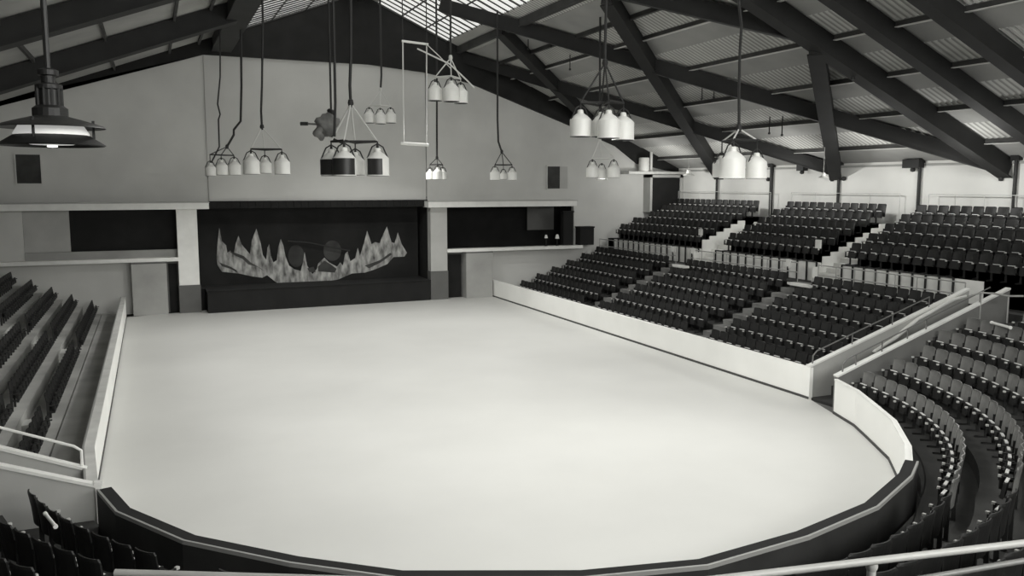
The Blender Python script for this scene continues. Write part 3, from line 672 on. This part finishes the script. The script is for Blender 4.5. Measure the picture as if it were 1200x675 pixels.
# skylight strips and roof strips (right slope)
SK = [(14.5, 19.3)]
edges_r = [XRG, 14.5, 19.3, 20.9, 22.5, 24.1, 25.6, 27.1, 28.65, 30.2, 31.75, 33.3, 34.85, 36.4, 37.6, 38.6]
types_r = ['f', 'S', 'c', 'f', 'c', 'f', 'c', 'f', 'c', 'f', 'c', 'f', 'c', 'f', 'f']
cf, cc_ = MB(), MB()
for (a, c), t in zip(zip(edges_r[:-1], edges_r[1:]), types_r):
    if t == 'f': slope_strip(cf, a, c, Y0, Y1, 1, False)
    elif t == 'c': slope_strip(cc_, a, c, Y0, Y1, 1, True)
edges_l = [XRG, 11.9, 5.5, 4.6, 1.5, -1.6, -4.7, -7.8, -10.9, -14, -17.6]
types_l = ['f', 'S', 'f', 'c', 'f', 'f', 'f', 'f', 'f', 'f']
for (a, c), t in zip(zip(edges_l[:-1], edges_l[1:]), types_l):
    if t == 'f': slope_strip(cf, c, a, Y0, Y1, -1, False)
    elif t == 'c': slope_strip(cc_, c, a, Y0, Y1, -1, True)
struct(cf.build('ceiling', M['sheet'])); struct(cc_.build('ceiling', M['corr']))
def skylight(n, xa, xb, side, ya, yb):
    f = P_r if side > 0 else P_l
    r = bpy.data.objects.new('window_%d' % n, None); C.objects.link(r); r.location = f((xa + xb) / 2, (ya + yb) / 2); struct(r)
    b = MB(); slope_strip(b, xa, xb, ya, yb, side, True); b.build('pane', M['sky'], r)
    b = MB(); y = ya; k = 0
    while y < yb:
        b.bar(f(xa, y, .06), f(xb, y, .06), .035 if k % 3 else .11, .08); y += .85; k += 1
    for u in (.33, .66): x = xa + (xb - xa) * u; b.bar(f(x, ya, .08), f(x, yb, .08), .06, .08)
    b.build('glazing_bar', M['purlin'], r)
skylight(3, 14.5, 19.3, 1, Y0, Y1); skylight(4, 5.5, 11.9, -1, Y0, Y1)
def ibeam(p, q, w, d, nm='web', par=None, up=None):
    up = up or Vector((0, 0, 1)); p = Vector(p); q = Vector(q)
    a = MB(); a.bar(p - up * (d / 2), q - up * (d / 2), w * .35, d * .96, up=up); a.bar(p - up * .03, q - up * .03, w, .06, up=up); a.build('web', M['beam'], par)
    f = MB(); f.bar(p - up * d, q - up * d, w, .07, up=up); f.build('lower_flange', M['beaml'], par)
def beam(p, q, w, d, label, cat='beam', name='roof_beam', mid=False):
    r = root(name, (Vector(p) + Vector(q)) / 2, label, cat)
    a = MB(); up = Vector((0, 0, 1)); p = Vector(p); q = Vector(q)
    a.bar(p - up * (d / 2 + .02), q - up * (d / 2 + .02), w, d, up=up)
    a.build('beam_body', M['beam'], r)
    f = MB(); f.bar(p - up * (d + .04), q - up * (d + .04), w + .16, .06, up=up); f.build('lower_flange', M['beam'], r)
    return r
# diagonals and transverse rafters on the right slope (x, y plan positions)
DG = [((19.6, 48.8), (31.6, 57.9), .40, .75, 'dark diagonal roof beam on the right slope nearest the end wall'),
      ((20.3, 37.0), (38.1, 52.3), .5, .85, 'dark diagonal roof beam on the right slope above the bright stair'),
      ((26.5, 29.8), (38.1, 40.7), .55, .95, 'short dark diagonal roof beam coming down to the middle of the right eave'),
      ((16.5, 50.4), (38.1, 29.6), .42, .75, 'long dark diagonal roof beam crossing the right slope to the near eave'),
      ((19.5, 59.0), (38.1, 40.9), .40, .7, 'dark diagonal roof beam meeting the end wall on the right slope'),
      ((20.2, 36.0), (25.8, 29.9), .42, .75, 'short dark diagonal roof beam at the top edge right of centre'),
      ((17.5, 29.7), (38.2, 29.6), .6, .85, 'heavy dark rafter on the right slope, farthest from the camera'),
      ((17.5, 26.4), (38.2, 26.2), .48, .75, 'heavy dark rafter on the right slope, second from the near end'),
      ((17.5, 23.3), (38.2, 23.0), .48, .75, 'heavy dark rafter on the right slope, nearest the camera')]
for i, (a, c, w, d, lab) in enumerate(DG): beam(P_r(*a, .06 + .002 * i), P_r(*c, .06 + .002 * i), w, d, lab)
px_ = [20.1, 22.5, 24.1, 27.1, 30.2, 33.3, 36.4]
for i, x in enumerate(px_):
    w, d = (.22, .4) if i == 0 else (.10, .20)
    r = root('purlin', P_r(x, 30), 'long roof purlin on the right slope, %s down from the skylight' % ORD[i], 'purlin')
    b = MB(); b.bar(P_r(x, Y0, d / 2), P_r(x, Yw - .35, d / 2), w, d); b.build('purlin_body', M['purlin'], r)
    b = MB(); b.bar(P_r(x, Y0, d + .02), P_r(x, Yw - .35, d + .02), w + .1, .03); b.build('pale_flange', M['lwhite'] if i > 1 else M['purlin'], r)
r = root('ridge_beam', (XRG, 26, ZRG), 'dark ridge beam along the roof crest', 'beam'); b = MB(); b.bar((XRG, Y0, ZRG - .3), (XRG, Yw - .35, ZRG - .3), .4, .5); b.build('beam_body', M['beam'], r)
# left slope: deep dark trusses
def roofl(x, y):
    d = ray(x, y); t = (LA - CAMH) / (d.z - LB * d.x) ; return CP + d * t
for i, (a, c, w, d, lab) in enumerate([((-16, 46.9), (5.0, 46.9), .9, .95, 'deep dark rafter on the left slope nearest the end wall'), ((-16, 36.6), (4.2, 36.6), .8, .85, 'deep dark rafter on the left slope above the left lamp'),
        ((4.5, 57.6), (4.5, 30), 1.0, .95, 'deep dark beam running along the edge of the left skylight'), ((-16, 28.5), (4.0, 28.5), .8, .9, 'deep dark rafter on the left slope at the top left corner')]):
    beam(P_l(*a, .06 + .002 * i), P_l(*c, .06 + .002 * i), w, d, lab)
for i, x in enumerate((3.2, 1.5, -1.6, -4.7, -7.8)):
    r = root('purlin', P_l(x, 30), 'long roof purlin on the left slope, %s down from the skylight' % ORD[i], 'purlin')
    b = MB(); b.bar(P_l(x, Y0, .12), P_l(x, Yw - .35, .12), .12, .22); b.build('purlin_body', M['purlin'], r)

# ------------------------------------------------------------------ hanging lamp clusters
def can(parent, p, R, dark=None):
    # p = centre of the lamp's bottom
    h = 1.05 * R * 2
    prof = [(R * .90, .02), (R * 1.03, 0), (R * 1.03, .05 * R), (R, .06 * R), (R, h * .72), (R * .97, h * .76), (R * .62, h * .92), (R * .30, h * 1.02), (R * .28, h * 1.14), (R * .18, h * 1.18), (0, h * 1.18)]
    o = bpy.data.objects.new('floodlight_can', None); C.objects.link(o); o.parent = parent; o.location = p - parent.location
    b = MB(); b.lathe(prof, p, 22); b.build('lamp_body', M['can'], o, True)
    b = MB(); b.lathe([(0, .1 * R), (R * .88, .1 * R), (R * .9, .0), (R * .98, -.01), (R * .98, .03)], p, 22); b.build('lamp_glass', M['candark'], o, True)
    b = MB()
    b.tube([p + Vector((-R * .95, 0, h * .74)), p + Vector((-R * .5, 0, h * 1.22)), p + Vector((0, 0, h * 1.36)), p + Vector((R * .5, 0, h * 1.22)), p + Vector((R * .95, 0, h * .74))], .022, 6)
    b.lathe([(0, h * 1.17), (R * .12, h * 1.17), (R * .1, h * 1.38), (0, h * 1.4)], p, 8); b.build('bail_handle', M['cable'], o)
    if dark:
        b = MB(); b.lathe([(R * 1.06, .03), (R * 1.06, h * .72)], p, 14, a0=dark[0], a1=dark[1]); b.lathe([(R * 1.03, h * .72), (R * 1.03, .03)], p, 14, a0=dark[0], a1=dark[1]); b.build('black_shield', M['candark'], o, True)
    return p + Vector((0, 0, h * 1.38))
R0 = .31
def cluster(cans, hook, cable, label, D=None, slack=0, ropem=None, yoke='tri', ringm=None):
    ws = [c[2] for c in cans]; D = D or FPX * 2 * R0 / (sum(ws) / len(ws))
    bots = [at_d(c[0], c[1], D + c[3]) for c in cans]
    hk = at_d(hook[0], hook[1], D)
    r = root('floodlight_cluster', hk, label, 'floodlights', 'hanging floodlight clusters')
    tops = []
    for c, p in zip(cans, bots): tops.append(can(r, p, D * c[2] / FPX / 2, c[4] if len(c) > 4 else None))
    zt = max(t.z for t in tops) + .05
    ringp = [Vector((t.x, t.y, zt)) for t in tops]
    b = MB()
    for i in range(len(ringp)):
        j = (i + 1) % len(ringp)
        if len(ringp) > 2 or i == 0: b.tube([ringp[i], ringp[j]], .035, 6)
    for t, q in zip(tops, ringp): b.tube([t, q], .02, 6)
    b.build('carrying_frame', ringm or M['cable'], r)
    for q in ringp: b = MB(); b.tube([q, hk], .025, 6); b.build('sling_rope', ropem or M['rope'], r)
    b = MB(); b.lathe([(0, .14), (.07, .1), (.09, 0), (.06, -.1), (0, -.12)], hk, 10); b.build('hook_block', ringm or M['cable'], r, True)
    pts = [at_d(x, y, D) for x, y in cable]
    top = pts[-1]; zt2 = zr(top.x) - .05
    pts = [hk] + pts + ([Vector((top.x, top.y, zt2))] if zt2 > top.z + .1 else [])
    cc = MB(); cc.tube(pts, .045 if D < 40 else .06, 6); cc.build('cable', M['cable'], r)
    return r, bots, D
DK = (PI * .95, PI * 1.75)
clusters = []
clusters.append(cluster([(680, 160, 25, 0), (704, 160, 24, 1.2), (713, 162, 26, -.4), (730, 164, 26, .3)], (709, 74), [(709, 60), (710, 20), (711, -20)], 'largest white churn-shaped floodlight cluster high right of centre', ropem=M['cable']))
clusters.append(cluster([(389, 206, 25, 0, (PI * .9, PI * 2.0)), (404, 206, 26, -.6, DK), (417, 205, 22, .8), (443, 206, 26, 0, (PI * 1.1, PI * 1.55))], (411, 121), [(410, 100), (411, 70), (411, 10)], 'floodlight cluster with black-shielded cans left of centre'))
clusters.append(cluster([(845, 208, 21, .7), (858, 209, 29, -.5), (886, 209, 24, 0)], (866, 151), [(866, 110), (867, 60), (869, 30), (866, 5)], 'white floodlight cluster hanging before the right eave'))
clusters.append(cluster([(295, 204, 19, -.3), (311, 203, 15, .8), (331, 204, 18, 0)], (307, 149), [(306, 130), (307, 100), (308, 20)], 'floodlight cluster third from the left above the stage'))
clusters.append(cluster([(247, 206, 12, -.8), (260, 205, 14, 0), (275, 205, 15, .6)], (266, 172), [(274, 158), (274, 152), (282, 142), (283, 100), (282, 20)], 'leftmost floodlight cluster above the stage with kinked cable', ropem=M['cable']))
clusters.append(cluster([(433, 144, 12.5, 0), (446, 145, 12.5, -.4), (458, 144, 12.5, .3)], (446, 105), [(447, 88), (446, 40)], 'small pale floodlight cluster high over the stage centre', ringm=M['rope']))
clusters.append(cluster([(510, 118, 17, 0), (529, 119, 19, -.4), (540, 121, 17, .5)], (528, 68), [(528, 40), (528, -10)], 'white floodlight cluster high beside the trapeze', ringm=M['rope']))
clusters.append(cluster([(694, 208, 14.5, 0), (705, 210, 13, .6), (719, 208, 14.5, -.2)], (703, 163), [(703, 120), (703, 60)], 'white floodlight cluster below the largest one', ringm=M['rope']))
clusters.append(cluster([(580, 211, 11.5, 0), (590, 210, 8.5, .8), (600, 211, 11, 0)], (588, 178), [(584, 166), (583, 140), (583, 100)], 'small floodlight cluster on a bent cable right of the stage', D=50, ropem=M['cable']))
clusters.append(cluster([(504, 210, 9.5, 0), (513, 210, 11, -.4), (519, 210, 10, .4)], (512, 185), [(512, 170), (512, 120), (512, 90)], 'small dull floodlight cluster against the wall seam by the stage', D=52, ropem=M['cable']))
def extra_cable(pts, D, label):
    P = [at_d(x, y, D) for x, y in pts]; t = P[-1]; P.append(Vector((t.x, t.y, zr(t.x) - .05)))
    b = MB(); b.tube(P, .04, 6); tag(b.build('hanging_cable', M['cable'], loc=P[0]), label, 'cable')
extra_cable([(247, 192), (257, 172), (256, 140), (258, 134), (255, 122), (258, 90), (258, 50)], 46, 'thin wavy cable farthest left above the leftmost cans')
extra_cable([(392, 160), (393, 120), (392, 70)], 25, 'thin straight cable left of the shielded floodlights')

# lights inside the clusters, then added fill lights without fittings
def spot(p, e, ang=165, blend=.7, size=.3, par=None):
    l = bpy.data.lights.new('lamp', 'SPOT'); l.energy = e; l.spot_size = math.radians(ang); l.spot_blend = blend; l.shadow_soft_size = size; l.color = (1, .995, .96)
    o = bpy.data.objects.new('lamp_or_fill_light', l); C.objects.link(o); o.location = p; return o
E0 = 950
for r, bots, D in clusters[:9]:
    c = sum(bots, Vector()) / len(bots); spot(c - Vector((0, 0, .15)), E0 * (c.z / 9) ** 2)
for x, y in ((4, 14.5), (14, 14.5), (20, 29.5)): spot((x, y, 12.5), E0 * .75)  # added spots over the ice, no lamp hangs there

def fill_point(p, e, size=.15):
    l = bpy.data.lights.new('lamp', 'POINT'); l.energy = e; l.shadow_soft_size = size; l.color = (1, .995, .96)
    o = bpy.data.objects.new('lamp_or_fill_light', l); C.objects.link(o); o.location = p
for y in (54, 47.5, 41, 35, 29, 23): fill_point((34.6, y, 8.3), 215)  # added fill lights brightening the right wall, no fittings there
b = MB(); b.prism([(0, -5.95, 9.5), (27, -5.95, 9.5), (24, -5.95, 15), (4, -5.95, 15)], (0, .05, 0)); M['fill_glow'] = mat('fill_panel_glow', .8, .5, emit=12)  # unseen glowing panel added behind the camera to brighten the end wall
struct(b.build('window_5', M['fill_glow']))
# pendant lamp near left
p = at_d(61, 165, 9.0); X, Yp, Z = p
r = root('pendant_lamp', (X, Yp, Z), 'large dark double-disc pendant lamp at the upper left', 'lamp')
b = MB(); b.lathe([(.52, .13), (.50, .155), (.30, .215), (.17, .25), (.0, .26), (0, .235), (.28, .19), (.50, .13)], p, 36); b.build('upper_shade', M['candark'], r, True)
b = MB(); b.lathe([(.50, -.055), (.515, -.045), (.36, .055), (.3, .075), (.3, .06), (.5, -.055)], p, 36); b.build('lower_shade', M['iron'], r, True)
b = MB(); b.lathe([(.27, .20), (.31, .15), (.36, .07), (.34, 0), (.2, -.04), (0, -.05)], p, 28); b.build('opal_glass', M['lamp'], r, True)
b = MB(); b.lathe([(.0, -.045), (.05, -.05), (.05, -.065), (0, -.07)], p, 12); b.build('lamp_tip', M['lampon'], r)
b = MB(); b.lathe([(.17, .25), (.17, .33), (.13, .36), (.11, .36), (.11, .52), (.13, .53), (.13, .57), (.07, .59), (.07, .66), (.10, .67), (.10, .72), (.05, .74), (0, .74)], p, 20)
for k in range(10):
    a = 2 * PI * k / 10; b.bar(p + Vector((.12 * math.cos(a), .12 * math.sin(a), .34)), p + Vector((.12 * math.cos(a), .12 * math.sin(a), .54)), .02, .02)
b.build('lamp_housing', M['iron'], r, False)
for k in range(3):
    a = 2 * PI * k / 3 + .2; q = p + Vector((.40 * math.cos(a), .40 * math.sin(a), 0)); b = MB(); b.tube([q + Vector((0, 0, .0)), q + Vector((0, 0, .22))], .014, 6); b.build('spacer_rod', M['iron'], r)
b = MB(); b.tube([p + Vector((0, 0, .73)), Vector((X, Yp, zr(X) - .03))], .03, 8); b.build('drop_rod', M['iron'], r)
# trapeze
D = 34
b = MB(); r = root('trapeze', at_d(486, 169, D), 'thin white trapeze hanging above the right side of the stage', 'trapeze')
b.tube([at_d(470, 168, D), at_d(502, 170, D)], .06, 8); b.build('trapeze_bar', M['white'], r)
b = MB(); b.tube([at_d(471, 48, D), at_d(502, 52, D)], .045, 8); b.build('top_bar', M['white'], r)
for a, c in (((472, 48), (473, 168)), ((500, 52), (499.5, 170))): b = MB(); b.tube([at_d(*a, D), at_d(*c, D)], .028, 6); b.build('trapeze_rope', M['rope'], r)
for px in (472, 500):
    q = at_d(px, 48 if px == 472 else 52, D); b = MB(); b.tube([q, Vector((q.x, q.y, zr(q.x) - .05))], .022, 6); b.build('suspension_wire', M['cable'], r)
P = [at_d(x, y, 33.5) for x, y in ((489, 57), (508, 66), (527, 75), (545, 92), (556, 103))]; P0 = at_d(500, 52, 33.9)
b = MB(); b.tube(P, .03, 6); b.tube([P0, at_d(515, 66, 33.6), at_d(528, 80, 33.5)], .02, 6); tag(b.build('guy_rope', M['rope'], smooth=True, loc=P[0]), 'pale guy rope slanting from the trapeze to the cans beside it', 'rope')
# followspot with draped cloth
D = 25.5; c = at_d(385, 147, D)
r = root('stage_spotlight', c, 'grey cloth-draped spotlight with a dark barrel above the shielded cans', 'spotlight')
M['drape'] = mat('grey_drape', .17, .9, .4, 4, .4)
import bmesh
def lump(parent, name, c, rad, m, seed, amp=.3):
    bm = bmesh.new(); bmesh.ops.create_icosphere(bm, subdivisions=3, radius=1); rnd = random.Random(seed); ph = [rnd.uniform(0, 6) for _ in range(6)]
    for v in bm.verts:
        n = v.co.normalized(); k = 1 + amp * (math.sin(3 * n.x + ph[0]) * math.sin(4 * n.z + ph[1]) + .5 * math.sin(7 * n.x + ph[2]) * math.cos(6 * n.z + ph[3]))
        v.co = Vector((n.x * rad[0] * k, n.y * rad[1] * k, n.z * rad[2] * k))
    me = bpy.data.meshes.new(name); bm.to_mesh(me); bm.free(); me.materials.append(m); me.polygons.foreach_set('use_smooth', [True] * len(me.polygons))
    o = bpy.data.objects.new(name, me); C.objects.link(o); o.location = c - parent.location; o.parent = parent
lump(r, 'draped_cloth', at_d(384, 148, D), (.30, .25, .36), M['drape'], 3)
lump(r, 'lamp_head', at_d(388, 132, D), (.13, .13, .12), M['iron'], 5, .15)
lump(r, 'draped_cloth', at_d(376, 154, D), (.2, .2, .22), M['drape'], 8)
b = MB(); b.tube([at_d(352, 145, D), at_d(361, 145, D)], .055, 8); b.build('barrel', M['iron'], r)
b = MB(); b.tube([at_d(361, 145, D), at_d(376, 146, D)], .03, 8); b.build('arm', M['raild'], r)
b = MB(); b.tube([at_d(387, 150, D), at_d(391, 163, D), at_d(402, 168, 25.0)], .035, 8); b.build('mounting_bracket', M['iron'], r)
b = MB(); q = at_d(388, 130, D); b.tube([q, Vector((q.x, q.y, zr(q.x) - .05))], .03, 6); b.build('suspension_wire', M['cable'], r)
# small bell lamps along the right stand
for px, py, X, s, lab in ((807, 204, 36.5, .3, 'small white bell-shaped lamp beside the corner doorway'), (965, 207, 34.0, .2, 'faint small bell-shaped lamp hanging over the middle of the upper tier')):
    q = at_x(px, py, X); r = root('bell_lamp', q, lab, 'lamp')
    b = MB(); b.lathe([(s * 1.5, -s * .35), (s * 1.1, -.1 * s), (s * .6, .2 * s), (s * .45, s), (s * .2, s * 1.2), (0, s * 1.25), ], q, 18); b.build('shade', M['can'], r, True)
    b = MB(); b.tube([q + Vector((0, 0, s * 1.2)), Vector((q.x, q.y, zr(q.x) - .03))], .018, 6); b.build('flex', M['rail'], r)
# white tube on right, white bar on seats at left
for (a, c, z, lab, rad) in (((1162, 378), (1184, 384), 3.1, 'short white tube lying above the curved stand at the right edge', .05), ((53, 602), (65, 617), 1.55, 'short white bar lying across the seats at the lower left', .035)):
    p0, p1 = at_z(*a, z), at_z(*c, z); b = MB(); b.tube([p0, p1], rad, 10); d = (p1 - p0).normalized(); b.tube([p0 - d * .02, p0 + d * .05], rad * 1.25, 10); b.tube([p1 - d * .05, p1 + d * .02], rad * 1.25, 10)
    tag(b.build('white_tube', M['white'], smooth=True, loc=p0), lab, 'tube')
# near balcony rails
a, c = at_z(855, 677, 5.5), at_z(1230, 633, 5.5); post = at_z(1022, 655, 5.5)
r = root('balcony_rail', (post.x, post.y, 4.4), 'pale tube rail in the bottom right corner close to the camera', 'rail')
b = MB(); b.tube([a + (a - c) * .15, c], .026, 10); b.build('top_tube', M['rail'], r, True)
b = MB(); b.tube([post, post - Vector((0, 0, 1.1))], .03, 10); b.lathe([(.03, 0), (.04, -.02), (.04, -.06), (.03, -.08)], post, 10); b.build('post', M['rail'], r, True)
a, c = at_z(1010, 690, 5.4), at_z(1230, 652, 5.4); b = MB(); b.tube([a, c], .02, 10); b.build('lower_tube', M['raild'], r, True)
a, c = at_z(135, 671, 5.0), at_z(620, 685, 5.0)
r = root('balcony_rail', (a + c) / 2, 'dull grey handrail along the bottom edge at the lower left', 'rail')
b = MB(); b.tube([a, c], .028, 10); b.build('top_tube', M['rail'], r, True)
b = MB(); m_ = a.lerp(c, .5); b.tube([m_, m_ - Vector((0, 0, 1))], .03, 8); b.build('post', M['raild'], r, True)

# short rods hanging under the right roof slope
for (xa, ya, yb) in ((619, 50, 56), (646, 47, 53), (675, 52, 58), (610, 57, 61), (751, 75, 80), (668, 68, 80), (934, 30, 35), (1000, 68, 90), (823, 98, 115), (837, 97, 113), (917, 140, 157), (902, 141, 155)):
    d = ray(xa, ya); t = (RA - .2 - CAMH) / (d.z + RB * d.x); p = CP + d * t; L = (yb - ya) * t / FPX
    b = MB(); b.tube([(p.x, p.y, RA - RB * p.x), p, p - Vector((0, 0, L))], .035, 6); b.lathe([(0, 0), (.07, 0), (.07, -.1), (0, -.12)], p - Vector((0, 0, L)), 8)
    tag(b.build('hanger_rod', M['iron'], loc=p), 'short dark rod hanging free under the right roof slope', 'rod', 'short rods under the roof')

# bring everything to real-world size (tip-up seats about half a metre apart)
S = .78
for me in bpy.data.meshes: me.transform(Matrix.Scale(S, 4))
for o in bpy.data.objects: o.location = o.location * S
for l in bpy.data.lights: l.energy *= S * S; l.shadow_soft_size *= S

# ------------------------------------------------------------------ world & view
w = bpy.data.worlds.new('world'); bpy.context.scene.world = w; w.use_nodes = True
w.node_tree.nodes['Background'].inputs[0].default_value = (.9, .92, .9, 1); w.node_tree.nodes['Background'].inputs[1].default_value = .6
vs = bpy.context.scene.view_settings; vs.view_transform = 'Standard'; vs.look = 'None'; vs.gamma = 1; vs.use_curve_mapping = False; vs.exposure = 0
